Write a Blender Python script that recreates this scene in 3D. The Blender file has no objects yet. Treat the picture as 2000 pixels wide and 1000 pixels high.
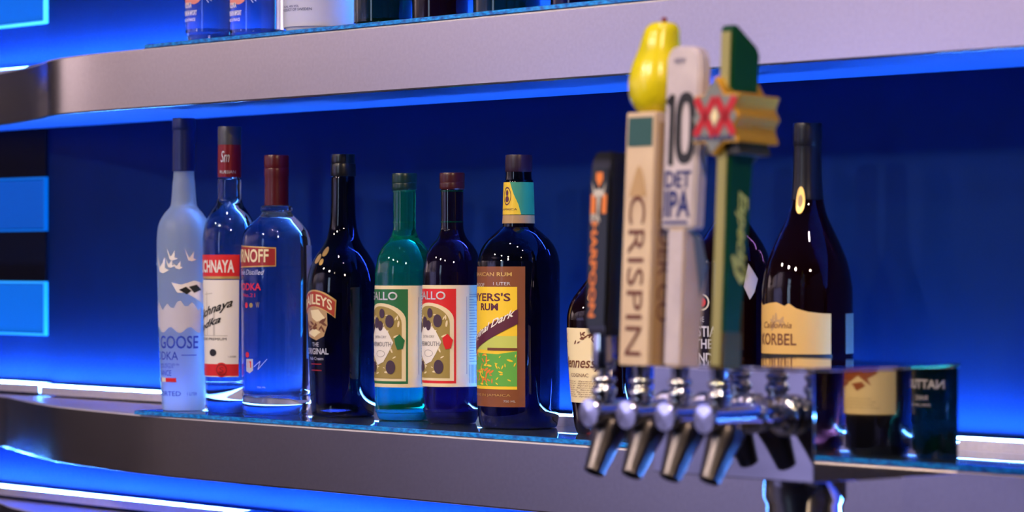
import bpy, bmesh, math, random
from mathutils import Vector, Matrix
from mathutils.geometry import tessellate_polygon
random.seed(7)
SC = bpy.context.scene
COL = SC.collection
PI = math.pi
# ------------------------------------------------------------------ camera
CX, CY, CZ = 2.495, -2.153, 0.194          # shelf runs along X, wall behind is +Y, steel shelf top at z = 0
AX = (-0.757, 0.653)                       # viewing direction
RT = (0.653, 0.757)
F = 5900.0
cam_d = bpy.data.cameras.new('camera')
cam = bpy.data.objects.new('camera', cam_d)
COL.objects.link(cam)
cam.location = (CX, CY, CZ)
cam.rotation_euler = (PI / 2, 0, math.atan2(-AX[0], AX[1]))
cam_d.sensor_width = 36.0
cam_d.lens = F / 2000.0 * 36.0
cam_d.shift_y = 13 / 2000.0
cam_d.clip_start = 0.05
cam_d.dof.use_dof = True
cam_d.dof.focus_distance = 3.45
cam_d.dof.aperture_fstop = 5.6
SC.camera = cam
# ------------------------------------------------------------------ view, world
SC.view_settings.view_transform = 'Standard'
SC.view_settings.look = 'None'
SC.view_settings.gamma = 1.0
SC.view_settings.use_curve_mapping = False
SC.view_settings.exposure = 0.0
W = bpy.data.worlds.new('world')
SC.world = W
W.use_nodes = True
W.node_tree.nodes['Background'].inputs[0].default_value = (0.30, 0.25, 0.55, 1)
W.node_tree.nodes['Background'].inputs[1].default_value = 0.02

# ------------------------------------------------------------------ lamps of the room, and lights added for effect
def look_rot(loc, target):
    d = Vector(target) - Vector(loc)
    return d.to_track_quat('-Z', 'Y').to_euler()
def spot(name, loc, target, energy, color, size=0.03, cone=70, blend=0.6):
    l = bpy.data.lights.new(name, 'SPOT')
    l.energy = energy; l.color = color; l.shadow_soft_size = size
    l.spot_size = math.radians(cone); l.spot_blend = blend
    o = bpy.data.objects.new(name, l); COL.objects.link(o)
    o.location = loc; o.rotation_euler = look_rot(loc, target)
    return o
def area(name, loc, target, energy, color, sx, sy):
    l = bpy.data.lights.new(name, 'AREA')
    l.shape = 'RECTANGLE'; l.size = sx; l.size_y = sy
    l.energy = energy; l.color = color
    o = bpy.data.objects.new(name, l); COL.objects.link(o)
    o.location = loc; o.rotation_euler = look_rot(loc, target)
    return o
WARM = (1.0, 0.80, 0.62); PINK = (1.0, 0.74, 0.78); COOL = (0.55, 0.65, 1.0)
# ceiling downlights in front of the shelves
for x in (-0.55, 0.15, 0.85):
    spot('downlight', (x + 0.45, -0.62, 1.70), (x, 0.0, 0.1), 24, PINK, 0.045, 60)
# warm track spots aimed at the bottles from the customers' side
spot('warm_spot', (-0.3, -3.0, 1.60), (0.0, 0, 0.15), 150, WARM, 0.09, 40)
spot('warm_spot', (-1.6, -2.6, 1.60), (-0.6, 0, 0.15), 95, WARM, 0.09, 40)
spot('warm_spot', (0.9, -3.0, 1.60), (0.8, 0, 0.15), 150, WARM, 0.09, 40)
# added lights on the unseen opposite wall, for the tones the steel reflects
for x, c, e in ((-8.1, (1.0, .72, .70), 8), (-7.0, (1.0, .74, .66), 22), (-6.2, (1.0, .78, .70), 20), (-5.6, (.55, .58, 1.0), 8),
                (-4.9, (1.0, .82, .92), 30), (-3.95, (.55, .58, 1.0), 12), (-3.1, (1.0, .80, .92), 28), (-2.2, (1.0, .80, .92), 26)):
    area('reflection_wash', (x, -3.65, 1.66), (x, -4.2, 0.95), e * .45, c, 0.35, 0.12)
for y, e in ((-3.3, 18), (-2.2, 22)):
    area('reflection_wash', (-8.5, y, 1.66), (-9.0, y, .9), e, (1.0, .78, .70), 0.35, 0.12)  # added lights on the left wall, brighten what the shelf curve reflects
spot('warm_spot', (2.9, -1.9, 1.62), (.65, -.3, .15), 150, (1.0, .72, .46), .06, 30)  # added warm light to brighten the side faces of the tap handles
# added cool lights on the opposite panelling, so the steel reflects bluish
for x, e in ((-4.4, 380), (-3.3, 560), (-2.2, 520)):
    spot('cool_reflection_spot', (x, -2.9, 1.66), (x, -4.2, -.25), e, (.48, .50, 1.0), .04, 50)

# ------------------------------------------------------------------ materials
def newmat(name):
    m = bpy.data.materials.new(name); m.use_nodes = True
    nt = m.node_tree; b = nt.nodes['Principled BSDF']
    return m, nt, b
def mat(name, col, rough=0.5, metal=0.0, trans=0.0, ior=1.45, spec=0.5, emis=None, es=0.0, coat=0.0):
    m, nt, b = newmat(name)
    b.inputs['Base Color'].default_value = (*col, 1)
    b.inputs['Roughness'].default_value = rough
    b.inputs['Metallic'].default_value = metal
    b.inputs['Transmission Weight'].default_value = trans
    b.inputs['IOR'].default_value = ior
    b.inputs['Specular IOR Level'].default_value = spec
    b.inputs['Coat Weight'].default_value = coat
    if emis:
        b.inputs['Emission Color'].default_value = (*emis, 1)
        b.inputs['Emission Strength'].default_value = es
    return m
def noisy(name, c1, c2, scale, rough=0.5, metal=0.0, bump=0.0, stretch=(1, 1, 1), trans=0.0, lo=.35, hi=.65):
    m, nt, b = newmat(name)
    tc = nt.nodes.new('ShaderNodeTexCoord'); mp = nt.nodes.new('ShaderNodeMapping')
    mp.inputs['Scale'].default_value = stretch
    nz = nt.nodes.new('ShaderNodeTexNoise'); nz.inputs['Scale'].default_value = scale
    nz.inputs['Detail'].default_value = 5
    cr = nt.nodes.new('ShaderNodeValToRGB')
    cr.color_ramp.elements[0].color = (*c1, 1); cr.color_ramp.elements[1].color = (*c2, 1)
    cr.color_ramp.elements[0].position = lo; cr.color_ramp.elements[1].position = hi
    L = nt.links.new
    L(tc.outputs['Object'], mp.inputs[0]); L(mp.outputs[0], nz.inputs[0]); L(nz.outputs[0], cr.inputs[0])
    L(cr.outputs[0], b.inputs['Base Color'])
    if bump:
        bp = nt.nodes.new('ShaderNodeBump'); bp.inputs['Strength'].default_value = bump; bp.inputs['Distance'].default_value = 0.001
        L(nz.outputs[0], bp.inputs['Height']); L(bp.outputs[0], b.inputs['Normal'])
    b.inputs['Roughness'].default_value = rough; b.inputs['Metallic'].default_value = metal
    b.inputs['Transmission Weight'].default_value = trans
    return m
M = {}
M['steel'] = noisy('brushed_steel', (.56, .53, .56), (.60, .57, .60), 220, rough=0.20, metal=0.97, bump=0.02, stretch=(1, 1, 1))
M['steel_top'] = noisy('satin_steel_top', (.66, .62, .66), (.72, .68, .72), 200, rough=0.42, metal=0.35)
M['underside'] = noisy('blue_lit_underside', (.006, .075, .33), (.008, .085, .37), 30, rough=0.6)  # blue LED light on the underside is put into its colour
M['wall_blue'] = noisy('blue_wall_paint', (.0035, .0175, .085), (.004, .0195, .095), 8, rough=0.5)
M['wall_blue'].node_tree.nodes['Principled BSDF'].inputs['Specular IOR Level'].default_value = 0.03
M['wall_pale'] = noisy('pale_wall_paint', (.55, .52, .58), (.60, .56, .62), 4, rough=0.8)
M['wall_dark'] = noisy('dark_wood_panelling', (.035, .025, .03), (.06, .045, .05), 5, rough=0.5, stretch=(1, 1, 6))
M['panelling'] = noisy('grey_panelling', (.20, .18, .20), (.26, .23, .25), 5, rough=0.6, stretch=(1, 1, 6))
M['ceiling'] = mat('ceiling_paint', (.16, .15, .18), 0.9)
M['floor'] = noisy('dark_floor_tile', (.04, .035, .04), (.07, .06, .065), 3, rough=0.4)
M['counter'] = noisy('dark_stone_counter', (.02, .02, .025), (.06, .055, .06), 90, rough=0.25)
M['led'] = mat('led_tube', (.6, .8, 1), 0.4, emis=(.08, .32, 1.0), es=420)
M['backlit'] = mat('backlit_frosted_glass', (.0, .02, .08), 0.5, spec=.1, emis=(0.0, .13, .68), es=1.0)
M['backlit_b'] = mat('backlit_frosted_glass_dimmer', (.0, .02, .08), 0.5, spec=.1, emis=(0.0, .075, .50), es=1.0)
M['backlit_edge'] = mat('lit_glass_edge', (.05, .3, .6), 0.3, emis=(0.0, .32, .95), es=1.0)
M['backlit_hot'] = mat('bright_lit_glass_edge', (.05, .3, .6), 0.3, emis=(0.08, .75, 1.0), es=1.3)
M['plate'] = mat('glass_plate', (.75, .90, .96), 0.02, trans=1.0, ior=1.45)
M['plate_edge'] = noisy('cracked_edge_painted_glow', (.0, .08, .45), (.0, .36, 1.0), 130, rough=0.4, bump=0.6, stretch=(1, 1, 2.5))  # LED glow carried by the glass is painted into the edge colour
M['chrome'] = mat('chrome', (.78, .77, .80), 0.06, 1.0)
M['chrome_soft'] = mat('brushed_chrome', (.42, .43, .50), 0.09, 1.0)
M['housing'] = mat('polished_steel', (.72, .71, .76), 0.035, 1.0)
M['spout'] = mat('dark_spout_steel', (.10, .09, .10), .32, 1.0)  # darker and rougher than the chrome tap parts
M['black'] = mat('black_plastic', (.006, .006, .008), 0.3, coat=.3)
M['window_glow'] = mat('daylit_window', (.5, .6, .8), 0.4, emis=(.55, .72, 1.0), es=5.0)
M['dark_metal'] = mat('dark_fitting', (.05, .05, .06), 0.4, 0.8)
def paper(name, col, rough=0.45): 
    return mat(name, col, rough, coat=0.15)
P = dict(cream=paper('cream_paper', (.86, .74, .46)), white=paper('white_paper', (.88, .84, .78)), red=paper('red_print', (.72, .015, .02)),
         dkred=paper('dark_red_print', (.32, .012, .015)), black=paper('black_print', (.01, .01, .01)), gold=mat('gold_print', (.75, .48, .15), .35, .6),
         green=paper('green_print', (.015, .16, .05)), grey=paper('grey_print', (.28, .27, .27)), ltgrey=paper('light_grey_print', (.60, .57, .52)), brown=paper('brown_print', (.16, .05, .02)),
         olive=paper('olive_print', (.36, .27, .07)), yellow=paper('yellow_print', (.90, .62, .03)), maroon=paper('maroon_print', (.10, .012, .035)),
         orange=paper('orange_print', (.80, .22, .03)), blue=paper('blue_print', (.03, .07, .55)), navy=paper('navy_print', (.01, .02, .16)),
         lgreen=paper('leaf_green_print', (.12, .42, .06)), silver=mat('silver_print', (.75, .74, .74), .35, .5), tan=paper('tan_print', (.50, .32, .15)),
         plum=paper('plum_print', (.06, .03, .06)), rust=paper('rust_print', (.32, .07, .01)), korbel=paper('gold_paper', (.72, .45, .13)), teal=paper('teal_print', (.02, .09, .09)),
         tealgreen=paper('sea_green_print', (.03, .30, .16)), yellowgreen=paper('pale_green_print', (.55, .62, .12)))
G = dict(
    frosted=mat('frosted_glass', (.66, .84, 1.0), .42, trans=.74, ior=1.35),
    clear=mat('clear_glass', (.90, .95, 1.0), .0, trans=1.0, ior=1.40),
    green=mat('green_glass', (.01, .70, .34), .0, trans=.93, ior=1.42),
    dkgreen=mat('dark_green_glass', (.003, .05, .02), .02, trans=.9, ior=1.45),
    dkred=mat('dark_red_glass', (.03, .012, .05), .02, trans=.9, ior=1.45),
    amber=mat('dark_amber_glass', (.035, .004, .004), .01, trans=.9, ior=1.45),
    brown=mat('dark_brown_glass', (.006, .005, .02), .02, trans=.9, ior=1.45),
    black=mat('black_glass', (.004, .004, .006), .04, coat=.3),
    white=mat('white_frosted_glass', (.80, .82, .92), .5, trans=.35, ior=1.35))

# ------------------------------------------------------------------ object helpers
def tag(o, label=None, cat=None, group=None, kind=None):
    if label: o['label'] = label
    if cat: o['category'] = cat
    if group: o['group'] = group
    if kind: o['kind'] = kind
    return o
def empty(name, loc, label, cat, group=None, rot=(0, 0, 0)):
    o = bpy.data.objects.new(name, None); COL.objects.link(o)
    o.location = loc; o.rotation_euler = rot; o.empty_display_size = 0.02
    return tag(o, label, cat, group)
FLAT = {'housing', 'lid', 'handle', 'grip', 'badge', 'badge_base', 'front_strip', 'panel', 'tray', 'pane', 'back_counter', 'body', 'door', 'base_band'}
def link(name, bm, m, parent=None, smooth=True, loc=None):
    me = bpy.data.meshes.new(name); bm.to_mesh(me); bm.free()
    ms = m if isinstance(m, (list, tuple)) else [m]
    for x in ms: me.materials.append(x)
    if smooth and name not in FLAT:
        for p in me.polygons: p.use_smooth = True
        try: me.set_sharp_from_angle(angle=math.radians(12 if name in FLAT else 38))
        except Exception: pass
    o = bpy.data.objects.new(name, me); COL.objects.link(o)
    if parent: o.parent = parent
    if loc: o.location = loc
    return o
def box(bm, x0, x1, y0, y1, z0, z1, bevel=0.0):
    t = bmesh.new()
    bmesh.ops.create_cube(t, size=1)
    for v in t.verts:
        v.co = Vector(((x0 + x1) / 2 + v.co.x * (x1 - x0), (y0 + y1) / 2 + v.co.y * (y1 - y0), (z0 + z1) / 2 + v.co.z * (z1 - z0)))
    if bevel: bmesh.ops.bevel(t, geom=t.edges[:], offset=bevel, segments=3, profile=.6, affect='EDGES')
    merge(bm, t)
def merge(bm, t, mtx=None):
    vm = {}
    for v in t.verts: vm[v] = bm.verts.new(mtx @ v.co if mtx else v.co)
    for f in t.faces:
        try: bm.faces.new([vm[v] for v in f.verts])
        except ValueError: pass
    t.free()
def lathe(bm, prof, seg=64, mtx=None, cap0=True, cap1=True):
    """prof: list of (r, z)"""
    rings = []
    for r, z in prof:
        ring = []
        for i in range(seg):
            a = 2 * PI * i / seg
            p = Vector((r * math.cos(a), r * math.sin(a), z))
            ring.append(bm.verts.new(mtx @ p if mtx else p))
        rings.append(ring)
    for a, b in zip(rings, rings[1:]):
        for i in range(seg):
            j = (i + 1) % seg
            bm.faces.new((a[i], a[j], b[j], b[i]))
    if cap0: bm.faces.new(list(reversed(rings[0])))
    if cap1: bm.faces.new(rings[-1])
def smooth_prof(pts, n=5):
    """Catmull-Rom through (r, z); a point given as (r, z, 1) is a corner"""
    out = []
    N = len(pts)
    for i in range(N - 1):
        p1, p2 = pts[i], pts[i + 1]
        c1, c2 = len(p1) > 2, len(p2) > 2
        p0 = pts[i - 1] if i > 0 and not c1 else p1
        p3 = pts[i + 2] if i + 2 < N and not c2 else p2
        for k in range(n):
            t = k / n
            q = []
            for d in (0, 1):
                a, b, c, e = p0[d], p1[d], p2[d], p3[d]
                q.append(.5 * ((2 * b) + (-a + c) * t + (2 * a - 5 * b + 4 * c - e) * t * t + (-a + 3 * b - 3 * c + e) * t ** 3))
            out.append((max(q[0], 0.0005), q[1]))
    out.append((pts[-1][0], pts[-1][1]))
    return out
def rad_at(prof, z):
    best = None
    for (r0, z0), (r1, z1) in zip(prof, prof[1:]):
        lo, hi = min(z0, z1), max(z0, z1)
        if lo <= z <= hi and hi - lo > 1e-9:
            r = r0 + (r1 - r0) * (z - z0) / (z1 - z0)
            best = r if best is None else max(best, r)
    return best if best is not None else min(prof, key=lambda p: abs(p[1] - z))[0]

# ------------------------------------------------------------------ printed art: flat shapes laid onto a surface
_tcache = {}
def text_tris(s, shear=0.0, bold=0.0):
    key = (s, shear, bold)
    if key in _tcache: return _tcache[key]
    cu = bpy.data.curves.new('tmp_text', 'FONT'); cu.body = s; cu.size = 1.0; cu.shear = shear; cu.offset = bold
    cu.resolution_u = 3
    ob = bpy.data.objects.new('tmp_text', cu); COL.objects.link(ob)
    dg = bpy.context.evaluated_depsgraph_get()
    me = bpy.data.meshes.new_from_object(ob.evaluated_get(dg))
    vs = [(v.co.x, v.co.y) for v in me.vertices]
    fs = [tuple(p.vertices) for p in me.polygons]
    bpy.data.objects.remove(ob); bpy.data.curves.remove(cu); bpy.data.meshes.remove(me)
    x0 = min(v[0] for v in vs); x1 = max(v[0] for v in vs)
    y0 = min(v[1] for v in vs); y1 = max(v[1] for v in vs)
    vs = [((x - x0) / (x1 - x0), (y - y0) / (y1 - y0)) for x, y in vs]
    _tcache[key] = (vs, fs)
    return vs, fs
class Art:
    def __init__(s): s.bm = bmesh.new()
    def poly(s, pts):
        tri = tessellate_polygon([[Vector((p[0], p[1], 0)) for p in pts]])
        vs = [s.bm.verts.new((p[0], p[1], 0)) for p in pts]
        for t in tri:
            try: s.bm.faces.new([vs[i] for i in t])
            except ValueError: pass
        return s
    def rect(s, a, b, c, d): return s.poly([(a, c), (b, c), (b, d), (a, d)])
    def ell(s, x, y, rx, ry, n=24): return s.poly([(x + rx * math.cos(2 * PI * i / n), y + ry * math.sin(2 * PI * i / n)) for i in range(n)])
    def ring(s, x, y, rx, ry, w, n=28):
        o = [(x + rx * math.cos(2 * PI * i / n), y + ry * math.sin(2 * PI * i / n)) for i in range(n)]
        q = [(x + (rx - w) * math.cos(2 * PI * i / n), y + (ry - w) * math.sin(2 * PI * i / n)) for i in range(n)]
        for i in range(n):
            j = (i + 1) % n
            s.poly([o[i], o[j], q[j], q[i]])
        return s
    def stroke(s, pts, w):
        for (x0, y0), (x1, y1) in zip(pts, pts[1:]):
            dx, dy = x1 - x0, y1 - y0; l = math.hypot(dx, dy) or 1
            nx, ny = -dy / l * w / 2, dx / l * w / 2; ex, ey = dx / l * w * .3, dy / l * w * .3
            s.poly([(x0 + nx - ex, y0 + ny - ey), (x0 - nx - ex, y0 - ny - ey), (x1 - nx + ex, y1 - ny + ey), (x1 + nx + ex, y1 + ny + ey)])
        return s
    def text(s, txt, a, b, c, d, shear=0.0, bold=0.0, rot=None, slope=0.0, arc=0.0):
        """fit the text into a..b (along) and c..d (up); rot='down' reads downward with tops to the right"""
        vs, fs = text_tris(txt, shear, bold)
        bv = []
        for (x, y) in vs:
            if rot == 'down': q = (a + (b - a) * y, d - (d - c) * x)
            else:
                q = (a + (b - a) * x, c + (d - c) * y + slope * (x - .5) * (b - a) - arc * (2 * x - 1) ** 2)
            bv.append(s.bm.verts.new((q[0], q[1], 0)))
        for f in fs:
            try: s.bm.faces.new([bv[i] for i in f])
            except ValueError: pass
        return s
    def blots(s, a, b, c, d, n, r, seed=1):
        rn = random.Random(seed)
        for _ in range(n):
            x = rn.uniform(a, b); y = rn.uniform(c, d); k = rn.uniform(.4, 1) * r
            an = rn.uniform(0, PI); s.poly([(x + k * (1.6 * math.cos(t) * math.cos(an) - .5 * math.sin(t) * math.sin(an)),
                                             y + k * (1.6 * math.cos(t) * math.sin(an) + .5 * math.sin(t) * math.cos(an))) for t in [i * PI / 4 for i in range(8)]])
        return s
    def put(s, name, m, fn, parent, step=0.004, label=None):
        bm = s.bm
        if step and bm.verts:
            xs = [v.co.x for v in bm.verts]; ys = [v.co.y for v in bm.verts]
            k = math.ceil(min(xs) / step) * step
            while k < max(xs):
                bmesh.ops.bisect_plane(bm, geom=bm.verts[:] + bm.edges[:] + bm.faces[:], plane_co=(k, 0, 0), plane_no=(1, 0, 0)); k += step
            k = math.ceil(min(ys) / .012) * .012
            while k < max(ys):
                bmesh.ops.bisect_plane(bm, geom=bm.verts[:] + bm.edges[:] + bm.faces[:], plane_co=(0, k, 0), plane_no=(0, 1, 0)); k += .012
        for v in bm.verts: v.co = Vector(fn(v.co.x, v.co.y))
        o = link(name, bm, m, parent, smooth=True)
        if label: o['label'] = label
        return o

# ------------------------------------------------------------------ placing by the plan of the shelf
def on_shelf(px, Y):
    """X on the line y = Y seen in the picture column px, and pixels per metre there"""
    u = (px - 1000) / F
    Z = (Y - CY) / (AX[1] + u * RT[1])
    X = CX + AX[0] * Z + RT[0] * u * Z
    return X, F / Z

# ------------------------------------------------------------------ room shell
def structure(name, bm, m, label=None, smooth=False):
    o = link(name, bm, m, None, smooth); o['kind'] = 'structure'
    if label: o['label'] = label
    return o
WY = 0.21; X0, X1 = -9.0, 4.5; YO = -4.2; ZF, ZC = -1.25, 1.80
b = bmesh.new(); box(b, X0, X1, WY, WY + .1, ZF, ZC); structure('wall_back', b, M['wall_blue'])
b = bmesh.new(); box(b, X0, X1, YO - .1, YO, 0.12, ZC); structure('wall_front', b, M['wall_pale'])
b = bmesh.new(); box(b, X0, X1, YO, YO + .03, ZF, 0.12); structure('trim_1', b, M['panelling'])
b = bmesh.new(); box(b, X0 - .1, X0, YO - .1, WY + .1, .12, ZC); structure('wall_left', b, M['wall_pale'])
b = bmesh.new(); box(b, X0 - .1, X0, YO - .1, WY + .1, ZF, .12); structure('trim_3', b, M['wall_dark'])
b = bmesh.new(); box(b, X0 + .001, X0 + .05, -1.35, WY - .05, ZF + .01, ZC - .1); structure('reflection_panel_1', b, M['wall_dark'])  # dark sheet added out of view, darkens the reflection in the shelf curve
b = bmesh.new(); box(b, X1, X1 + .1, YO - .1, WY + .1, ZF, ZC); structure('wall_right', b, M['wall_pale'])
b = bmesh.new(); box(b, X0 - .1, X1 + .1, YO - .1, WY + .1, ZF - .1, ZF); structure('floor', b, M['floor'])
b = bmesh.new(); box(b, X0 - .1, X1 + .1, YO - .1, WY + .1, ZC, ZC + .1); structure('ceiling', b, M['ceiling'])
b = bmesh.new(); box(b, -.25, .25, YO + .001, YO + .02, 0.15, 1.35); structure('window_1', b, M['window_glow'])

# ------------------------------------------------------------------ steel shelves
def curve_fn(pts):
    def f(x):
        if x <= pts[0][0]: return pts[0][1]
        for i in range(len(pts) - 1):
            (a, ya), (c, yc) = pts[i], pts[i + 1]
            if a <= x <= c:
                m0 = (yc - pts[i - 1][1]) / (c - pts[i - 1][0]) if i > 0 else 0
                m1 = (pts[i + 2][1] - ya) / (pts[i + 2][0] - a) if i + 2 < len(pts) else 0
                h = c - a; t = (x - a) / h
                return ya * (2 * t ** 3 - 3 * t * t + 1) + m0 * h * (t ** 3 - 2 * t * t + t) + yc * (-2 * t ** 3 + 3 * t * t) + m1 * h * (t ** 3 - t * t)
        return pts[-1][1]
    return f
low_curve = curve_fn([(-1.75, .185), (-1.34, .165), (-1.22, .125), (-1.12, .088), (-1.015, .054), (-.93, .037), (-.84, .022), (-.72, .006), (-.55, .0), (4, 0)])
up_curve = curve_fn([(-1.70, .185), (-1.50, .165), (-1.36, .140), (-1.21, .102), (-1.10, .070), (-1.035, .047), (-.98, .024), (-.912, .008), (-.80, .0), (-.6, .0), (4, 0)])
def shelf(zt, th, fn, label, xr=2.3):
    bm = bmesh.new()
    xs = [-1.9 + i * .02 for i in range(int(1.5 / .02))]
    xs += [-.4 + i * .1 for i in range(int((xr + .4) / .1) + 1)]
    e = .0022
    rows = []
    for x in xs:
        y = fn(x)
        prof = [(WY - .002, zt - th), (y + e, zt - th), (y + e * .3, zt - th + e * .3), (y, zt - th + e), (y, zt - e), (y + e * .3, zt - e * .3), (y + e, zt), (WY - .002, zt)]
        rows.append([bm.verts.new((x, py, pz)) for py, pz in prof])
    for a, c in zip(rows, rows[1:]):
        for i in range(8): bm.faces.new((a[i], c[i], c[(i + 1) % 8], a[(i + 1) % 8]))
    bm.faces.new(rows[0]); bm.faces.new(list(reversed(rows[-1])))
    bm.normal_update()
    for f in bm.faces:
        cz = f.calc_center_median().z
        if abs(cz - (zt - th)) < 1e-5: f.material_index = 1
        elif cz > zt - e: f.material_index = 2
    o = link('shelf', bm, [M['steel'], M['underside'], M['steel_top']], None, True)
    o.data.set_sharp_from_angle(angle=math.radians(13))
    tag(o, label, 'shelf', 'steel shelves on the blue wall')
    return o
TH = .076; ZU = .466; ZL = -.155
shelf(ZU, TH, up_curve, 'upper brushed steel shelf with a deep curved front, over the row of bottles')
shelf(0, TH, low_curve, 'middle brushed steel shelf carrying the row of spirit bottles')
shelf(ZL, TH, curve_fn([(x - .02, y) for x, y in ((-1.75, .185), (-1.34, .165), (-1.22, .125), (-1.12, .10), (-1.0, .07), (-.84, .03), (-.72, .006), (-.55, .0), (4, 0))]),
      'lowest steel shelf, only its curved left corner showing at the bottom edge')
def glass_plate(z, px, label, xr):
    xl, _ = on_shelf(px, 0)
    t = .0058
    o = empty('glass_plate', (xl, 0, z), label, 'glass plate', 'blue edged glass plates on the shelves')
    bm = bmesh.new(); box(bm, 0, xr - xl, .003, .165, .0002, t, .0006); link('pane', bm, M['plate'], o)
    bm = bmesh.new()
    n = int((xr - xl) / .012)
    rn = random.Random(3)
    prev = None
    for i in range(n + 1):
        x = (xr - xl) * i / n
        q = [bm.verts.new((x, .003 - .0001, .0003)), bm.verts.new((x, -.0005 + rn.uniform(-.0006, .0006), .0008)), bm.verts.new((x, -.0003 + rn.uniform(-.0006, .0006), t - .0008)), bm.verts.new((x, .003 - .0001, t - .0002))]
        if prev:
            for k in range(4): bm.faces.new((prev[k], q[k], q[(k + 1) % 4], prev[(k + 1) % 4]))
        else: bm.faces.new(q)
        prev = q
    bm.faces.new(list(reversed(prev)))
    link('polished_edge', bm, M['plate_edge'], o)['label'] = 'rough glass edge with painted cyan blue LED glow'
    return o
glass_plate(ZU, 282, 'long glass plate with bright blue edge lying on the upper steel shelf', 2.2)
glass_plate(0, 263, 'long glass plate with bright blue edge under the row of bottles on the middle shelf', 2.2)
GT = .006
def led(z, x0, x1, label, y=.193):
    o = empty('led_strip', ((x0 + x1) / 2, y, z), label, 'LED light', 'blue LED strips behind the shelves')
    L = (x1 - x0) / 2
    bm = bmesh.new(); lathe(bm, [(.0026, -L), (.0026, L)], 12, Matrix.Rotation(PI / 2, 4, 'Y')); link('tube', bm, M['led'], o)
    bm = bmesh.new(); zb = -.0101; box(bm, -L, L, .005, .014, zb, .004); box(bm, -L, L, -.0075, -.006, zb, .0019); box(bm, -L, L, -.006, .005, zb, zb + .001); link('rail_and_light_lip', bm, M['steel_top'], o, smooth=False)  # front lip added to keep LED light off the shelf top
led(.0135, -1.26, 2.2, 'glowing blue LED tube running along the back of the middle shelf')
led(.0155, -1.85, -1.265, 'short glowing LED tube at the far left of the middle shelf')
led(ZU + .0105, -1.85, 2.2, 'glowing blue LED tube along the back of the upper shelf')
led(ZL + .0165, -1.85, 2.2, 'glowing blue LED tube on the lowest shelf, just under the middle shelf')
# backlit frosted glass blocks climbing the wall on the left
for k, (z, mm, lb) in enumerate(((.0876, 'backlit', 'glowing blue glass block on the left wall, lowest, just above the middle shelf'),
                             (.240, 'backlit_b', 'dimmer blue glass block on the left wall, between two dark gaps'),
                             (.5430, 'backlit', 'glowing blue glass block on the left wall above the upper shelf'))):
    o = empty('glass_block', (-1.279, WY, z), lb, 'wall light', 'backlit glass blocks on the wall')
    bm = bmesh.new(); box(bm, -.60, -.004, -.005, 0, .004, .075, .0015); link('panel', bm, M[mm], o)
    bm = bmesh.new(); box(bm, -.003, 0, -.006, 0, 0, .079); box(bm, -.60, -.003, -.006, 0, 0, .003); box(bm, -.60, -.003, -.006, 0, .076, .079) if k < 2 else None
    link('rim', bm, M['backlit_edge' if k == 0 else ('backlit' if k == 1 else 'backlit_hot')], o)
bm = bmesh.new(); box(bm, -2.2, -1.2795, WY - .004, WY - .0003, .1670, .2395); box(bm, -2.2, -1.2795, WY - .004, WY - .0003, .3195, .389); structure('trim_2', bm, mat('dark_recess_panel', (.001, .0015, .01), .6, spec=.1))

# ------------------------------------------------------------------ bottles
GROUP_ROW = 'spirit bottles on the middle shelf'
def bottle(px, Y, prof_px, glass, label, caps, name='liquor_bottle', group=GROUP_ROW, z0=GT, mirror=False, cx_off=0, rot=0.0):
    """prof_px: (half width, picture row) from the top down, caps: list of (name, material, [(half width, row)...])"""
    X, s = on_shelf(px, Y)
    if mirror: X = 2 * .731 - X
    conv = lambda y: CZ - (y - 513) / s - z0
    pts = []
    for p in prof_px:
        z = max(conv(p[1]), 0.0)
        pts.append((p[0] / s, z) + tuple(p[2:]))
    pts[-1] = (pts[-1][0], 0.0)
    pr = smooth_prof(pts)
    e = empty(name, (X, Y, z0 + .0003), label, 'bottle', group, (0, 0, rot))
    bm = bmesh.new(); lathe(bm, list(reversed(pr)), 72); body = link('bottle_body', bm, glass, e)
    for cn, cm, cp in caps:
        cpts = [(p[0] / s, conv(p[1])) + tuple(p[2:]) for p in cp]
        bm = bmesh.new(); lathe(bm, list(reversed(smooth_prof(cpts, 3))), 48); link(cn, bm, cm, e)
    R = max(p[0] for p in pr)
    return dict(e=e, pr=pr, R=R, s=s, z=conv, deg=lambda d: math.radians(d) * R)
def wrap(B, eps=.0004):
    def fn(a, t):
        r = rad_at(B['pr'], t) + eps
        th = -PI / 2 + a / B['R']
        return (r * math.cos(th), r * math.sin(th), t)
    return fn
def D(B):
    """returns shape helpers with angles in degrees from the label centre and picture rows"""
    return B['deg'], B['z']

# --- frosted vodka bottle with geese
B = bottle(359, .045, [(20, 236), (20, 334), (22, 360), (24.5, 395), (28, 406), (38, 418), (48, 436), (52, 460), (52.5, 500), (50, 600), (46, 720), (42, 792), (40, 800, 1), (38, 806)], G['frosted'],
           'tall frosted blue vodka bottle with white geese print and navy cap, first in the row',
           [('cap', mat('navy_foil', (.012, .022, .13), .35, .3), [(21.5, 232, 1), (22.5, 234), (22.5, 254), (21.8, 256), (22.2, 300), (22.3, 335, 1)])])
d, z = D(B); e = B['e']
L = Art(); L.rect(d(-95), d(98), z(650), z(592)); 
pts = [(d(-95 + i * 8), z(596 + 7 * math.sin(i * 1.7) + 4 * math.sin(i * .6))) for i in range(25)]
low = [(d(-95 + i * 8), z(644 + 6 * math.sin(i * 1.1 + 1))) for i in range(25)]
cl = Art(); cl.poly(pts + low[::-1])
lab = cl.put('cloud_print', paper('pale_cloud_print', (.62, .60, .72)), wrap(B), e)
g = Art()
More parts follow.
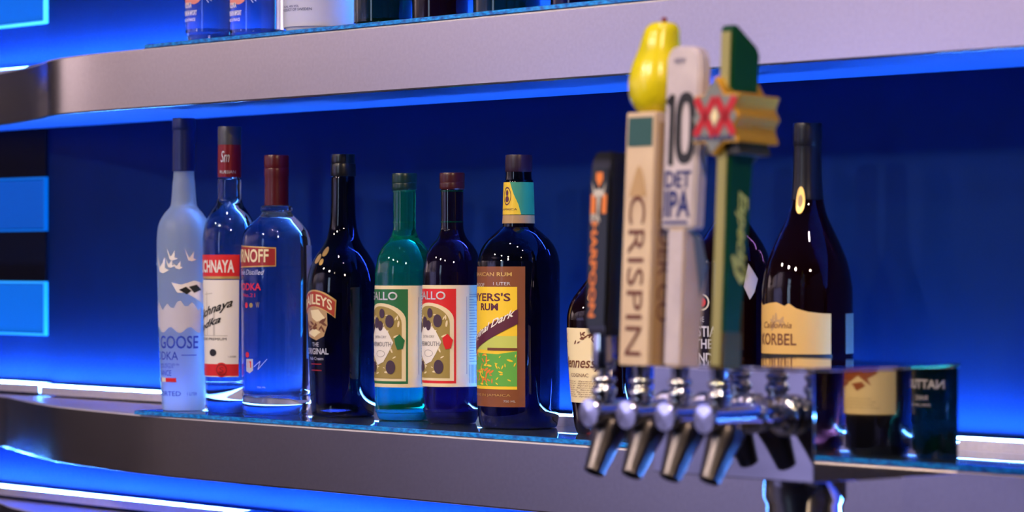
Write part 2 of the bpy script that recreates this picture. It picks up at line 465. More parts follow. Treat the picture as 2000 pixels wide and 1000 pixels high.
def bird(A, cx, cy, w, k):
    X_ = d(cx); Y_ = z(cy); q = w
    A.poly([(X_ - q, Y_ + q * .9 * k), (X_ - q * .25, Y_ + q * .1), (X_ + q * .1, Y_ + q * .5), (X_ + q * .5, Y_ + q * 1.1), (X_ + q * .45, Y_), (X_ + q, Y_ - q * .2), (X_ + q * .2, Y_ - q * .5), (X_ - q * .4, Y_ - q * .35)])
bird(g, 2, 524, .013, 1.7); bird(g, 25, 518, .007, 1.5); bird(g, 43, 521, .007, .7); bird(g, 70, 505, .008, 1.8); bird(g, 30, 503, .008, 1.8); bird(g, -40, 515, .006, 1); bird(g, -62, 505, .005, 1)
g.poly([(d(28), z(552)), (d(50), z(556)), (d(78), z(548)), (d(110), z(556)), (d(112), z(600)), (d(88), z(586)), (d(60), z(572)), (d(42), z(572))])
g.put('goose_print', paper('white_print', (.95, .90, .88)), wrap(B, .0006), e)
g = Art(); g.poly([(d(45), z(566)), (d(60), z(560)), (d(72), z(568)), (d(62), z(575))]); g.poly([(d(66), z(560)), (d(84), z(556)), (d(96), z(566)), (d(78), z(572))]).put('wing_marking', P['black'], wrap(B, .0008), e)
g = Art(); g.text('GREY GOOSE', d(-92), d(90), z(680), z(655), bold=.01); g.text('VODKA', d(-42), d(42), z(702), z(686)); g.rect(d(50), d(86), z(693.5), z(692))
for y, w in ((711, 44), (716, 30)): g.text('DISTILLED AND BOTTLED IN', d(-w), d(w), z(y + 2), z(y - 2))
g.text('FRANCE', d(-24), d(24), z(733), z(722)); g.text('IMPORTED', d(-46), d(48), z(772), z(763)); g.text('1 LITER', d(64), d(90), z(771), z(765))
g.put('lettering', P['blue'], wrap(B, .0008), e, label='blue printed lettering')
g = Art().rect(d(-36), d(-12), z(745), z(737)); g.put('flag_print', P['blue'], wrap(B, .0008), e)
Art().rect(d(-12), d(6), z(745), z(737)).put('flag_print', P['white'], wrap(B, .0008), e)
Art().rect(d(6), d(37), z(745), z(737)).put('flag_print', P['red'], wrap(B, .0008), e)

# --- clear vodka, red and white label
B = bottle(448, .062, [(20, 260), (20, 344), (23, 352), (23, 385), (27, 400), (36, 414), (46, 434), (51, 460), (52, 490), (50, 600), (47, 735), (46, 743), (47.5, 748), (46, 753), (46.5, 780), (45, 792), (41, 806)], G['clear'],
           'clear vodka bottle with red banded white label and red cap, second in the row',
           [('cap', mat('worn_grey_cap', (.10, .10, .12), .4, .5), [(21.5, 249, 1), (22.8, 251), (22.8, 281), (22, 283, 1)]),
            ('capsule', mat('deep_red_foil', (.24, .012, .02), .3, .3), [(22.3, 283, 1), (22.8, 300), (23, 343), (22.6, 345, 1)])])
d, z = D(B); e = B['e']
g = Art().text('Sm', d(10), d(55), z(318), z(296), shear=.3)
def necklike(B, r_px, eps=.0006):
    r = r_px / B['s'] + eps
    def fn(a, t):
        th = -PI / 2 + a / B['R']; return (r * math.cos(th), r * math.sin(th), t)
    return fn
g.put('capsule_print', P['silver'], necklike(B, 23.1), e)
Art().text('RUSSIAN', d(5), d(85), z(340), z(334)).put('capsule_print', P['silver'], necklike(B, 23.1), e)
lab = Art().rect(d(-76), d(76), z(735), z(547)).put('label', P['white'], wrap(B), e)
band = Art().rect(d(-78), d(77), z(540), z(498)).put('label', P['red'], wrap(B), e, label='red name band')
Art().rect(d(-78), d(77), z(545), z(540)).put('gold_line', P['gold'], wrap(B, .0005), band)
Art().text('STOLICHNAYA', d(-66), d(65), z(533), z(508), bold=.03).put('lettering', P['white'], wrap(B, .0008), band, label='white capitals on the red band')
g = Art(); g.rect(d(-76), d(76), z(733), z(710)); g.ell(d(36), z(721), d(17), .0090); g.put('red_print', P['red'], wrap(B, .0007), lab)
g = Art(); g.ring(d(36), z(721), d(13), .0072, .0012); g.text('S', d(31), d(41), z(726), z(716)); g.put('seal_print', P['dkred'], wrap(B, .0010), lab)
g = Art(); g.text('Stolichnaya', d(-70), d(62), z(622), z(600), shear=.4, bold=.02, slope=.32); g.text('vodka', d(-45), d(36), z(640), z(626), shear=.4, bold=.02, slope=.3)
g.ell(d(14), z(688), d(10), .0045); g.text('GENUINE PREMIUM', d(-50), d(48), z(664), z(659)); g.text('1 LITER', d(52), d(70), z(697), z(694))
g.put('lettering', P['black'], wrap(B, .0008), lab, label='black script lettering')
g = Art(); g.stroke([(d(-4), z(570)), (d(-4), z(655))], .0012); g.stroke([(d(-12), z(575)), (d(14), z(573))], .001); g.stroke([(d(18), z(600)), (d(18), z(655))], .003); g.stroke([(d(-20), z(600)), (d(-20), z(655))], .003); g.stroke([(d(-40), z(655)), (d(50), z(655))], .001)
g.text('PREMIUM', d(-58), d(-22), z(726), z(717)); g.put('hotel_drawing', P['ltgrey'], wrap(B, .0006), lab)

# --- clear vodka with slanted dark red label
B = bottle(540, .078, [(20, 310), (21, 398), (28, 402), (31, 406), (31, 412), (29, 416), (40, 428), (60, 448), (66, 465), (68, 500), (68, 600), (67, 745), (65, 764), (62, 770), (66, 776), (66, 796), (60, 808), (56, 812)], G['clear'],
           'clear wide vodka bottle with small dark red label and red cap, third in the row',
           [('cap', mat('dark_red_cap', (.10, .006, .012), .3), [(22, 304, 1), (24, 306), (24, 326), (23, 328), (24, 331), (24, 345), (23.2, 348), (23.5, 399), (23, 401, 1)])])
d, z = D(B); e = B['e']
lab = Art().poly([(d(-60), z(524)), (d(53), z(521)), (d(53), z(484)), (d(-60), z(478))]).put('label', P['gold'], wrap(B), e)
Art().poly([(d(-58), z(521.5)), (d(51.5), z(518.5)), (d(51.5), z(486.5)), (d(-58), z(480.5))]).put('label_face', P['dkred'], wrap(B, .0006), lab)
Art().text('SMIRNOFF', d(-52), d(41), z(513), z(487), bold=.02).put('lettering', P['cream'], wrap(B, .0009), lab)
g = Art(); g.text('Triple Distilled', d(-34), d(34), z(540), z(527), shear=.35); g.poly([(d(-5), z(724)), (d(-5), z(700)), (d(12), z(700)), (d(12), z(722)), (d(4), z(728))]); g.stroke([(d(14), z(715)), (d(26), z(704)), (d(22), z(720)), (d(38), z(700))], .0008); g.text('750 ML', d(20), d(36), z(756), z(753))
g.put('white_print', paper('soft_white_print', (.55, .58, .72)), wrap(B, .0006), e)
g = Art(); g.text('VODKA', d(-30), d(28), z(567), z(553), bold=.02); g.text('No.21', d(-16), d(17), z(580), z(573)); g.ell(d(-2), z(692), d(5), .0035); g.rect(d(-1), d(8), z(717), z(704)); g.ell(d(-4), z(596), d(4), .0035)
g.put('red_print', P['red'], wrap(B, .0006), e)
g = Art(); g.ell(d(8), z(596), d(4), .0030); g.text('W', d(18), d(25), z(601), z(590)); g.put('crest_print', P['olive'], wrap(B, .0006), e)
bl = Art().rect(d(112), d(150), z(700), z(480)).put('back_label', paper('pale_back_label', (.45, .47, .60)), wrap(B), e)

# --- black cream liqueur
B = bottle(670, .117, [(20, 308), (21.5, 344), (23, 350), (24, 400), (26, 435), (30, 458), (38, 478), (52, 499), (63, 520), (69, 548), (70, 580), (69, 640), (66, 720), (62, 800), (58, 812), (54, 816)], G['brown'],
           'black cream liqueur bottle with sloping shoulders and a red arched gold edged label',
           [('cap', M['black'], [(22.5, 302, 1), (23.5, 304), (23.5, 318), (22.8, 320), (24.5, 323), (24.5, 343), (23, 345, 1)])])
d, z = D(B); e = B['e']
def archband(A, dg, y0, h, drop, n=20):
    up = []; dn = []
    for i in range(n + 1):
        t = -1 + 2 * i / n; up.append((d(dg * t), z(y0 + drop * t * t))); dn.append((d(dg * t * (1 - h * .0012)), z(y0 + h + drop * t * t)))
    A.poly(up + dn[::-1]); return A
lab = archband(Art(), 42, 566, 35, 20).put('label', P['gold'], wrap(B), e)
archband(Art(), 40, 569, 29, 20).put('label_face', paper('brick_red_print', (.40, .045, .02)), wrap(B, .0006), lab)
Art().text('BAILEYS', d(-34), d(35), z(594), z(574), bold=.02, arc=.0085).put('lettering', P['cream'], wrap(B, .0009), lab)
pic = Art(); pic.poly([(d(-26), z(604)), (d(0), z(598)), (d(26), z(608)), (d(27), z(634)), (d(20), z(656)), (d(4), z(664)), (d(-20), z(656))]); pic = pic.put('picture_print', P['tan'], wrap(B, .0005), e)
g = Art(); g.poly([(d(-10), z(606)), (d(10), z(604)), (d(24), z(622)), (d(6), z(628)), (d(-6), z(620))]); g.poly([(d(-20), z(650)), (d(0), z(640)), (d(14), z(648)), (d(0), z(658))]); g.put('picture_light', P['cream'], wrap(B, .0007), pic)
g = Art(); g.blots(d(-20), d(24), z(645), z(622), 14, .0035, 4); g.put('picture_dark', P['brown'], wrap(B, .0008), pic)
g = Art(); g.text('THE', d(-7), d(9), z(676), z(668)); g.text('ORIGINAL', d(-28), d(28), z(691), z(679), bold=.02); g.text('Irish Cream', d(-18), d(18), z(702), z(696)); g.put('lettering', P['silver'], wrap(B, .0006), e)
g = Art(); g.rect(d(-14), d(14), z(711), z(709)); g.rect(d(-14), d(14), z(723), z(721)); g.put('red_line', P['dkred'], wrap(B, .0006), e)
g = Art(); g.ell(d(8), z(492), d(8), .006); g.ell(d(-6), z(506), d(8), .006); g.ell(d(8), z(512), d(5), .004); g.put('gold_emblem', P['gold'], wrap(B, .0006), e)

# --- two vermouth bottles
def vermouth(px, Y, glass, accent, capm, label, dy):
    y = lambda v: v + dy
    B = bottle(px, Y, [(18, y(346)), (20.5, y(372)), (22, y(378)), (22, y(440)), (24.5, y(456)), (30, y(468)), (42, y(482)), (52, y(502)), (57, y(530)), (57.5, y(560)), (57.5, y(780)), (55, y(805)), (50, y(818)), (46, y(823))], glass, label,
               [('cap', capm, [(22.5, y(339), 1), (24.3, y(341)), (24.3, y(356)), (23.8, y(358)), (24.3, y(360)), (24.3, y(370)), (22, y(372), 1)])])
    d, z0 = D(B); z = lambda v: z0(v + dy); e = B['e']
    lab = Art().rect(d(-110), d(126), z(755), z(558)).put('label', P['cream'], wrap(B), e)
    f = Art(); f.rect(d(-58), d(58), z(748), z(565)); f.put('frame_print', accent, wrap(B, .0006), lab)
    def arch(w, top, bot, n=16):
        q = [(d(-w), z(bot)), (d(w), z(bot))]
        for i in range(n + 1):
            a = PI * i / n; q.append((d(w * math.cos(a)), z(top + 34 - 34 * math.sin(a))))
        return q
    f = Art(); f.poly(arch(54, 592, 743)); f.put('arch_print', P['cream'], wrap(B, .0008), lab)
    f = Art(); f.poly(arch(46, 598, 738)); f.put('vine_print', P['olive'], wrap(B, .0010), lab)
    f = Art(); f.blots(d(-40), d(40), z(732), z(615), 60, .0026, 5); f.put('vine_lights', P['cream'], wrap(B, .0012), lab)
    f = Art(); f.poly([(d(-34), z(655)), (d(-20), z(640)), (d(0), z(632)), (d(18), z(646)), (d(30), z(668)), (d(20), z(688)), (d(8), z(706)), (d(-8), z(712)), (d(-28), z(695))]); f.put('name_cloud', P['white'], wrap(B, .0014), lab)
    f = Art()
    for a, r_, k in ((4, 612, 7.5), (22, 627, 10), (-12, 630, 9), (0, 636, 8), (-30, 640, 8), (24, 716, 11), (-22, 716, 9)): f.ell(d(a), z(r_), d(k * .9), k * .00075)
    f.put('grape_print', P['plum'], wrap(B, .0016), lab)
    f = Art(); f.poly([(d(32), z(660)), (d(42), z(652)), (d(52), z(664)), (d(48), z(680)), (d(38), z(682)), (d(34), z(672))]); f.put('leaf_print', accent, wrap(B, .0016), lab)
    f = Art(); f.text('EXTRA DRY', d(-18), d(16), z(660), z(655)); f.text('VERMOUTH', d(-28), d(26), z(676), z(667), bold=.01); f.ring(d(0), z(690), d(12), .004, .0005)
    for i in range(7): f.rect(d(78), d(79.0), z(730 - i * 0), z(580))
    for i in range(26): 
        yy = 575 + i * 5.2
        f.rect(d(84), d(84 + 18 + 8 * math.sin(i * 2.3)), z(yy + 1.2), z(yy))
    for i in range(9): f.rect(d(84 + i * 3.2), d(85.4 + i * 3.2), z(748), z(712))
    f.put('lettering', P['grey'], wrap(B, .0017), lab)
    f = Art(); f.text('GALLO', d(-42), d(38), z(586), z(570), bold=.015); f.put('name_lettering', P['silver'], wrap(B, .0012), lab)
    nk = Art(); nk.rect(d(-70), d(120), z(436), z(434)); nk.rect(d(-70), d(120), z(376), z(374)); nk.put('neck_ring', G['green'], necklike(B, 22.6), e)
vermouth(790, .112, G['green'], P['green'], mat('dark_green_cap', (.006, .035, .035), .3), 'bright green glass vermouth bottle with green framed cream label', 0)
vermouth(883, .112, G['dkred'], P['red'], mat('dark_wine_cap', (.06, .008, .012), .3), 'dark vermouth bottle with red framed cream label and red cap', -1)

# --- dark rum with yellow picture label
B = bottle(1013, .106, [(24, 312), (26, 352), (28.5, 358), (31, 436), (33, 444), (46, 455), (62, 470), (73, 487), (79, 508), (80.5, 540), (80.5, 780), (78.5, 815), (75, 832), (70, 839)], G['brown'],
           'big dark rum bottle with yellow and green neck label and brown framed picture label',
           [('cap', mat('dark_plum_cap', (.02, .006, .02), .35), [(25, 304, 1), (26.5, 306), (26.5, 334), (24.5, 337), (25.5, 345), (25.5, 352), (25, 354, 1)])])
d, z = D(B); e = B['e']
Rn = B['R']
nl = Art(); nl.poly([(d(-80), z(420)), (d(58), z(420)), (d(48), z(400)), (d(30), z(380)), (d(14), z(357)), (d(-80), z(357))]); nl = nl.put('neck_label', P['yellow'], wrap(B, .0006), e)
Art().poly([(d(58), z(420)), (d(130), z(420)), (d(130), z(357)), (d(14), z(357)), (d(30), z(380)), (d(48), z(400))]).put('neck_label_side', P['tealgreen'], wrap(B, .0006), nl)
Art().rect(d(-80), d(130), z(437), z(421)).put('neck_band', P['tan'], wrap(B, .0006), nl)
f = Art(); f.ring(d(2), z(384), d(18), .0105, .0016); f.ell(d(2), z(378), d(6), .0035); f.ell(d(2), z(390), d(9), .0035); f.text('JAMAICA', d(-30), d(44), z(413), z(408)); f.put('neck_emblem', P['maroon'], wrap(B, .0009), nl)
lab = Art().rect(d(-58), d(58), z(792), z(521)).put('label', paper('brown_label_frame', (.22, .065, .02)), wrap(B), e)
Art().rect(d(-49), d(47), z(758), z(560)).put('yellow_panel', P['yellow'], wrap(B, .0006), lab)
f = Art(); f.text('JAMAICAN RUM', d(-40), d(40), z(542), z(532), bold=.02); f.text('MADE IN JAMAICA', d(-38), d(38), z(773), z(767)); f.put('gold_lettering', P['gold'], wrap(B, .0008), lab)
f = Art(); f.text('80 PROOF', d(-45), d(-5), z(560), z(553)); f.text('1 LITER', d(12), d(38), z(557), z(551)); f.text('750 ML', d(28), d(45), z(783), z(779)); f.put('small_lettering', P['silver'], wrap(B, .0008), lab)
f = Art(); f.text("MYERS'S", d(-42), d(38), z(588), z(572), bold=.02); f.text('RUM', d(-14), d(20), z(606), z(592), bold=.03); f.put('name_lettering', P['maroon'], wrap(B, .0008), lab)
f = Art(); f.rect(d(-49), d(47), z(682), z(655)); f.put('sky_band', P['yellowgreen'], wrap(B, .0007), lab)
f = Art(); f.poly([(d(-49), z(700)), (d(-30), z(688)), (d(20), z(690)), (d(47), z(684)), (d(47), z(752)), (d(10), z(752)), (d(-49), z(752))]); f.put('field_print', P['lgreen'], wrap(B, .0008), lab)
f = Art(); f.blots(d(-46), d(18), z(745), z(690), 38, .0032, 9); f.put('flower_print', P['orange'], wrap(B, .0010), lab)
f = Art(); f.blots(d(-46), d(46), z(750), z(690), 40, .0026, 12); f.put('cane_print', P['yellow'], wrap(B, .0011), lab)
f = Art(); f.rect(d(2), d(47), z(683), z(678)); f.put('rooftop_print', P['brown'], wrap(B, .0011), lab)
f = Art(); n = 14
up = [(d(-50 + 98 * i / n), z(664 - 68 * (i / n) ** 1.2 * .9)) for i in range(n + 1)]; dn = [(d(-50 + 98 * i / n), z(664 - 68 * (i / n) ** 1.2 * .9 - 1 + 29)) for i in range(n + 1)]
f.poly(up + dn[::-1]); f.put('ribbon_print', P['maroon'], wrap(B, .0013), lab)
Art().text('Original Dark', d(-46), d(44), z(651), z(633), shear=.35, bold=.02, slope=.50).put('ribbon_lettering', P['white'], wrap(B, .0016), lab)

# --- cognac behind the first tap handle
B = bottle(1183, .100, [(16, 350), (20, 365), (21, 470), (24, 510), (33, 540), (52, 566), (68, 590), (75, 615), (75.5, 640), (73, 700), (68, 770), (62, 825), (56, 845), (52, 850)], G['amber'],
           'dark cognac bottle with cream script label, half hidden behind the black handle',
           [('cap', mat('black_foil', (.015, .012, .012), .35), [(18, 345, 1), (21, 348), (21.5, 400), (22, 402, 1)])])
d, z = D(B); e = B['e']
lab = Art().poly([(d(-58), z(785)), (d(58), z(785)), (d(58), z(643)), (d(30), z(640)), (d(-30), z(640)), (d(-58), z(643))]).put('label', P['cream'], wrap(B), e)
f = Art(); f.text('Hennessy', d(-44), d(44), z(724), z(696), shear=.3, bold=.01); f.text('COGNAC', d(-20), d(20), z(735), z(728)); f.blots(d(-5), d(30), z(668), z(650), 14, .0025, 2); f.stroke([(d(-30), z(652)), (d(-36), z(660)), (d(-28), z(668))], .0012)
for i in range(8): f.text('Very Special', d(-34 + 6 * math.sin(i * 2)), d(36 + 5 * math.cos(i * 3)), z(745 + i * 4.2), z(742 + i * 4.2), shear=.2)
f.put('lettering', P['brown'], wrap(B, .0008), lab)
f = Art(); f.ring(d(30), z(578), d(18), .008, .002); f.ell(d(30), z(578), d(6), .003); f.put('shoulder_seal', P['gold'], wrap(B, .0006), e)

# --- brandy behind the green tap handle
B = bottle(1428, .11, [(18, 270), (22, 330), (23, 410), (32, 430), (48, 455), (64, 480), (75, 508), (78, 540), (78, 780), (74, 850), (66, 870)], G['amber'],
           'dark brandy bottle with white block lettering, behind the green tap handle',
           [('cap', M['black'], [(21, 262, 1), (24, 265), (24, 330), (22, 332, 1)])])
d, z = D(B); e = B['e']
f = Art(); f.text('THE', d(-12), d(4), z(628), z(618)); f.text('CHRISTIAN', d(-46), d(36), z(657), z(636), bold=.02); f.text('BROTHERS', d(-46), d(36), z(680), z(661), bold=.02); f.text('BRANDY', d(-38), d(30), z(708), z(688), bold=.02); f.put('lettering', P['silver'], wrap(B, .0006), e)
f = Art(); f.ring(d(0), z(590), d(13), .0090, .0018); f.put('emblem', P['ltgrey'], wrap(B, .0006), e)
Art().ell(d(0), z(590), d(7), .0050).put('emblem', P['red'], wrap(B, .0007), e)
Art().poly([(d(72), z(585)), (d(63), z(560)), (d(70), z(515)), (d(86), z(545)), (d(80), z(570))]).put('side_label', P['ltgrey'], wrap(B), e)

# --- brandy at the right with gold label
B = bottle(1577, .10, [(25, 250), (26, 285), (27, 330), (29, 368), (33, 400), (40, 425), (54, 455), (68, 485), (79, 515), (86, 550), (88.5, 590), (88.5, 760), (84, 850), (76, 880)], G['amber'],
           'large wide shouldered brandy bottle with gold label and black foil, right of the taps',
           [('neck_foil', mat('black_neck_foil', (.006, .006, .012), .3, .2), [(26, 243, 1), (28, 245), (28, 284), (26.8, 287), (28, 340), (29.5, 368), (31.5, 390), (31, 391, 1)])])
d, z = D(B); e = B['e']
f = Art()
wave = [(-74, 592), (-50, 586), (-30, 596), (-12, 592), (2, 590), (14, 597), (20, 592), (30, 602), (44, 608), (60, 611), (74, 612)]
f.poly([(d(a), z(y)) for a, y in wave] + [(d(74), z(690)), (d(-74), z(690))]); lab = f.put('label', P['korbel'], wrap(B), e)
Art().rect(d(-74), d(74), z(735), z(704)).put('lower_label', P['korbel'], wrap(B), e)
Art().rect(d(-76), d(76), z(703.5), z(690.5)).put('black_band', P['black'], wrap(B), e)
Art().rect(d(99), d(160), z(690), z(612)).put('back_label', paper('dim_grey_label', (.10, .10, .09)), wrap(B), e)
f = Art(); f.text('KORBEL', d(-32), d(30), z(673), z(650), bold=.01); f.text('California', d(-24), d(24), z(640), z(628), shear=.3); f.text('BRANDY', d(-30), d(28), z(733), z(712), bold=.01); f.put('lettering', P['brown'], wrap(B, .0008), lab)
f = Art(); f.blots(d(-6), d(14), z(645), z(618), 12, .0035, 6); f.put('crest_print', P['tan'], wrap(B, .0006), lab)
f = Art(); f.ell(d(20), z(392), d(16), .014); sl = f.put('neck_seal', P['gold'], wrap(B, .0012), e)
Art().ell(d(20), z(394), d(8), .007).put('seal_mark', P['tan'], wrap(B, .0016), sl)

# --- bottles farther along the shelf (seen mirrored in the end of the tap tower)
mg = 'bottles farther right on the middle shelf'
B = bottle(1716, .060, [(18, 300), (20, 320), (21, 430), (34, 470), (55, 500), (65, 540), (66, 600), (66, 850), (61, 872), (56, 882)], G['black'],
           'dark wine bottle with rust brown marks on cream label, mirrored in the tower end', [('cap', M['black'], [(20, 292, 1), (22, 295), (22, 330), (20, 332, 1)])], group=mg, mirror=True)
d, z = D(B); e = B['e']
lab = Art().rect(d(-72), d(72), z(807), z(640)).put('label', paper('straw_paper', (.88, .66, .26)), wrap(B), e)
f = Art()
f.poly([(d(-40), z(690)), (d(36), z(690)), (d(40), z(722)), (d(48), z(742)), (d(10), z(744)), (d(-6), z(732)), (d(-30), z(752)), (d(-24), z(738)), (d(-40), z(728))])
f.poly([(d(-14), z(744)), (d(8), z(748)), (d(-4), z(762)), (d(-20), z(752))]); f.poly([(d(14), z(744)), (d(46), z(744)), (d(42), z(756)), (d(22), z(752))]); f.put('brush_print', P['rust'], wrap(B, .0007), lab)
f = Art()
for i, w in enumerate((30, 38, 34, 44)): f.text('aged in small oak casks', d(-w), d(w - 10), z(778 + i * 6), z(775 + i * 6))
f.put('lettering', P['olive'], wrap(B, .0008), lab)
B = bottle(1846, .062, [(18, 300), (20, 320), (22, 440), (36, 480), (60, 520), (65, 560), (65, 850), (60, 876), (56, 888)], G['dkgreen'],
           'dark green bottle with pale capital lettering, mirrored in the tap tower end', [('cap', M['black'], [(20, 292, 1), (22, 295), (22, 330), (20, 332, 1)])], group=mg, mirror=True)
d, z = D(B); e = B['e']
f = Art(); f.text('NATTUO', d(-40), d(46), z(758), z(740), bold=.02); f.text('RARE', d(-10), d(18), z(780), z(771)); f.text('SMALL BATCH', d(-16), d(32), z(792), z(787)); f.put('lettering', P['ltgrey'], wrap(B, .0006), e)
B = bottle(1592, .062, [(18, 300), (20, 320), (22, 440), (36, 480), (54, 520), (57, 560), (57, 840), (52, 866), (48, 874)], G['amber'],
           'dark red bottle nearest the frame edge, mirrored in the tap tower end beside its corner', [('cap', M['black'], [(20, 292, 1), (22, 295), (22, 330), (20, 332, 1)])], group=mg, mirror=True)

# --- bottles on the upper shelf (only their feet are in the picture)
ug = 'bottles on the upper shelf'
def upper(px, r, glass, label, base=65, cm=None, Y=.06):
    pr = [(r * .33, -420), (r * .36, -300), (r * .6, -270), (r * .92, -235), (r, -200), (r, base - 26), (r * .97, base - 10), (r * .88, base)]
    return bottle(px, Y, pr, glass, label, [('cap', cm or M['black'], [(r * .34, -450, 1), (r * .38, -447), (r * .38, -370), (r * .36, -368, 1)])], group=ug, z0=ZU + GT)
UY = {}
for px, wide, lb, txt in ((416, 54, 'clear flavoured vodka bottle with raspberry print, leftmost on the upper shelf', 1), (502, 53, 'clear flavoured vodka bottle with raspberry print, second on the upper shelf', 1)):
    B = upper(px, wide, G['clear'], lb, 70, mat('white_cap', (.7, .7, .7), .4))
    d, z = D(B); e = B['e']
    f = Art(); f.ell(d(12), z(-6), d(20), .012); f.ell(d(-12), z(-2), d(14), .010); f.ell(d(30), z(-12), d(12), .010); f.put('berry_print', paper('salmon_print', (.85, .28, .22)), wrap(B), e)
    f = Art()
    for q in range(9): f.stroke([(d(35 + q * 3), z(-4 - q)), (d(46 + q * 6), z(10 - q * 3))], .0009)
    f.text('VODKA', d(-24), d(6), z(19), z(8), bold=.03); f.text('PREMIUM IMPORT', d(-26), d(20), z(34), z(24), bold=.03); f.text('MADE IN FRANCE', d(-26), d(16), z(45), z(39), bold=.02)
    f.put('lettering', P['white'], wrap(B, .0006), e)
B = upper(622, 69, G['white'], 'wide white frosted bottle on the upper shelf', 60)
d, z = D(B); e = B['e']
f = Art(); f.text('750 ML  40% VOL', d(-20), d(20), z(19), z(15)); f.text('PRODUCT OF SWEDEN', d(-24), d(42), z(26), z(21)); f.put('lettering', P['navy'], wrap(B, .0006), e)
upper(748, 57, G['dkgreen'], 'very dark green bottle next to the white frosted one on the upper shelf', 50)
upper(860, 55, G['amber'], 'dark amber bottle between the green ones on the upper shelf', 45)
upper(990, 66, G['dkgreen'], 'dark green bottle right of the amber one on the upper shelf', 40)
upper(1135, 60, G['brown'], 'dark bottle at the right end of those showing on the upper shelf', 25)

# ------------------------------------------------------------------ tap tower
TX0, TX1, TY0, TY1, TZ0, TZ1 = .534, .731, -.295, -.110, .0073, .1037
e = empty('tap_tower', (.6325, -.2025, -.33), 'polished chrome box shaped beer tap tower on a round column', 'beer tower')
def loc(x, y, z_): return (x - .6325, y + .2025, z_ + .33)
bm = bmesh.new(); box(bm, TX0 - .6325, TX1 - .6325, TY0 + .2025, TY1 + .2025, TZ0 + .33, TZ1 - .002 + .33, .0012); link('housing', bm, M['housing'], e, smooth=False)
bm = bmesh.new(); box(bm, TX0 - .6325 - .0012, TX1 - .6325 + .0012, TY0 + .2025 - .0012, TY1 + .2025 + .0012, TZ1 - .002 + .33, TZ1 + .0012 + .33, .0012); link('lid', bm, M['chrome'], e)
bm = bmesh.new(); lathe(bm, [(.046, 0), (.046, .006), (.040, .014), (.034, .020), (.034, .31), (.037, .315), (.037, .336)], 64); link('column', bm, M['chrome'], e)

TAXIS = -.083
def faucet(X, label, hz):
    e = empty('beer_tap', (X, TY0, .064), label, 'beer tap', 'beer taps on the tower')
    R90 = Matrix.Rotation(PI / 2, 4, 'X')      # local +z -> -y
    bm = bmesh.new(); lathe(bm, smooth_prof([(.0165, .0015, 1), (.0175, .003), (.0175, .009), (.0150, .011, 1), (.0105, .012, 1), (.0105, .030), (.0120, .031, 1), (.0120, .040), (.0100, .042, 1), (.0098, .058)], 3), 40, R90); link('shank', bm, M['chrome'], e)
    bm = bmesh.new(); lathe(bm, smooth_prof([(.0098, .040, 1), (.0112, .042), (.0115, .048), (.0115, .092, 1), (.0128, .0935, 1), (.0128, .099), (.0118, .1015, 1), (.0006, .1022)], 3), 40, R90); link('tap_body', bm, M['chrome'], e)
    a = Vector((0, -.071, -.004)); c = Vector((0, -.0955, -.052)); dd = c - a
    q = dd.to_track_quat('Z', 'Y').to_matrix().to_4x4(); q = Matrix.Translation(a) @ q; L = dd.length
    bm = bmesh.new(); lathe(bm, smooth_prof([(.0105, 0), (.0155, .006), (.0152, .014), (.0125, .028), (.0094, L - .004), (.0092, L - .001), (.0084, L, 1), (.0070, L, 1), (.0068, L - .012)], 4), 40, q); link('spout', bm, M['spout'], e)
    Tz = Matrix.Translation((0, TAXIS, 0))
    bm = bmesh.new(); lathe(bm, smooth_prof([(.0085, .010), (.0088, .0145, 1), (.0105, .015, 1), (.0108, .020), (.0085, .0235), (.0085, .0255), (.0105, .028), (.0096, .031), (.006, .0325)], 3), 36, Tz); link('bonnet', bm, M['chrome'], e)
    bm = bmesh.new(); lathe(bm, [(.0050, .031), (.0050, hz - .010), (.0072, hz - .010), (.0080, hz)], 28, Tz)
    if hz > .05:
        lathe(bm, smooth_prof([(.0070, .036, 1), (.0095, .038), (.0105, .046), (.0100, hz)], 3), 36, Tz)
    link('ferrule', bm, M['chrome'], e)
    return e
TILT = math.radians(2.6)
HM = Matrix.Translation((0, TAXIS, .03)) @ Matrix.Rotation(-TILT, 4, 'X') @ Matrix.Translation((0, -TAXIS, -.03))
HM0 = HM.copy()
def tilt_obj(o):
    o.data.transform(HM); return o
def face_front(y, ox=0.0, eps=.0005): return lambda a, t: HM @ Vector((ox + a, y - eps, t))
def face_side(x, oy=0.0, eps=.0005): return lambda a, t: HM @ Vector((x + eps, oy + a, t))
TXS = [.560, .6073, .6547, .702]
# black handle
e = faucet(TXS[0], 'beer tap with a short black handle and orange lettering, leftmost of the four', .068)
h = .013; y0, y1 = TAXIS - .012, TAXIS + .012
bm = bmesh.new()
t = bmesh.new()
for zz, w, dp in ((.066, .011, .010), (.070, .0125, .0115), (.150, .0125, .0115), (.205, .0130, .0120), (.218, .0125, .0115), (.226, .0095, .0095)):
    for (sx, sy) in ((-1, -1), (1, -1), (1, 1), (-1, 1)): t.verts.new((sx * w, TAXIS + sy * dp, zz))
t.verts.ensure_lookup_table()
for k in range(5):
    for i in range(4): t.faces.new([t.verts[k * 4 + i], t.verts[k * 4 + (i + 1) % 4], t.verts[k * 4 + 4 + (i + 1) % 4], t.verts[k * 4 + 4 + i]])
t.faces.new([t.verts[i] for i in (3, 2, 1, 0)]); t.faces.new([t.verts[20 + i] for i in range(4)])
bmesh.ops.bevel(t, geom=t.edges[:], offset=.0012, segments=2, affect='EDGES'); merge(bm, t)
hd = tilt_obj(link('handle', bm, M['black'], e))
fy = TAXIS - .0118
plate = Art().poly([(-.0115, .075), (.0110, .075), (.0112, .200), (.009, .212), (-.009, .212), (-.0115, .200)]).put('name_plate', paper('blue_black_plate', (.006, .012, .022)), face_front(fy, 0, .0012), hd)
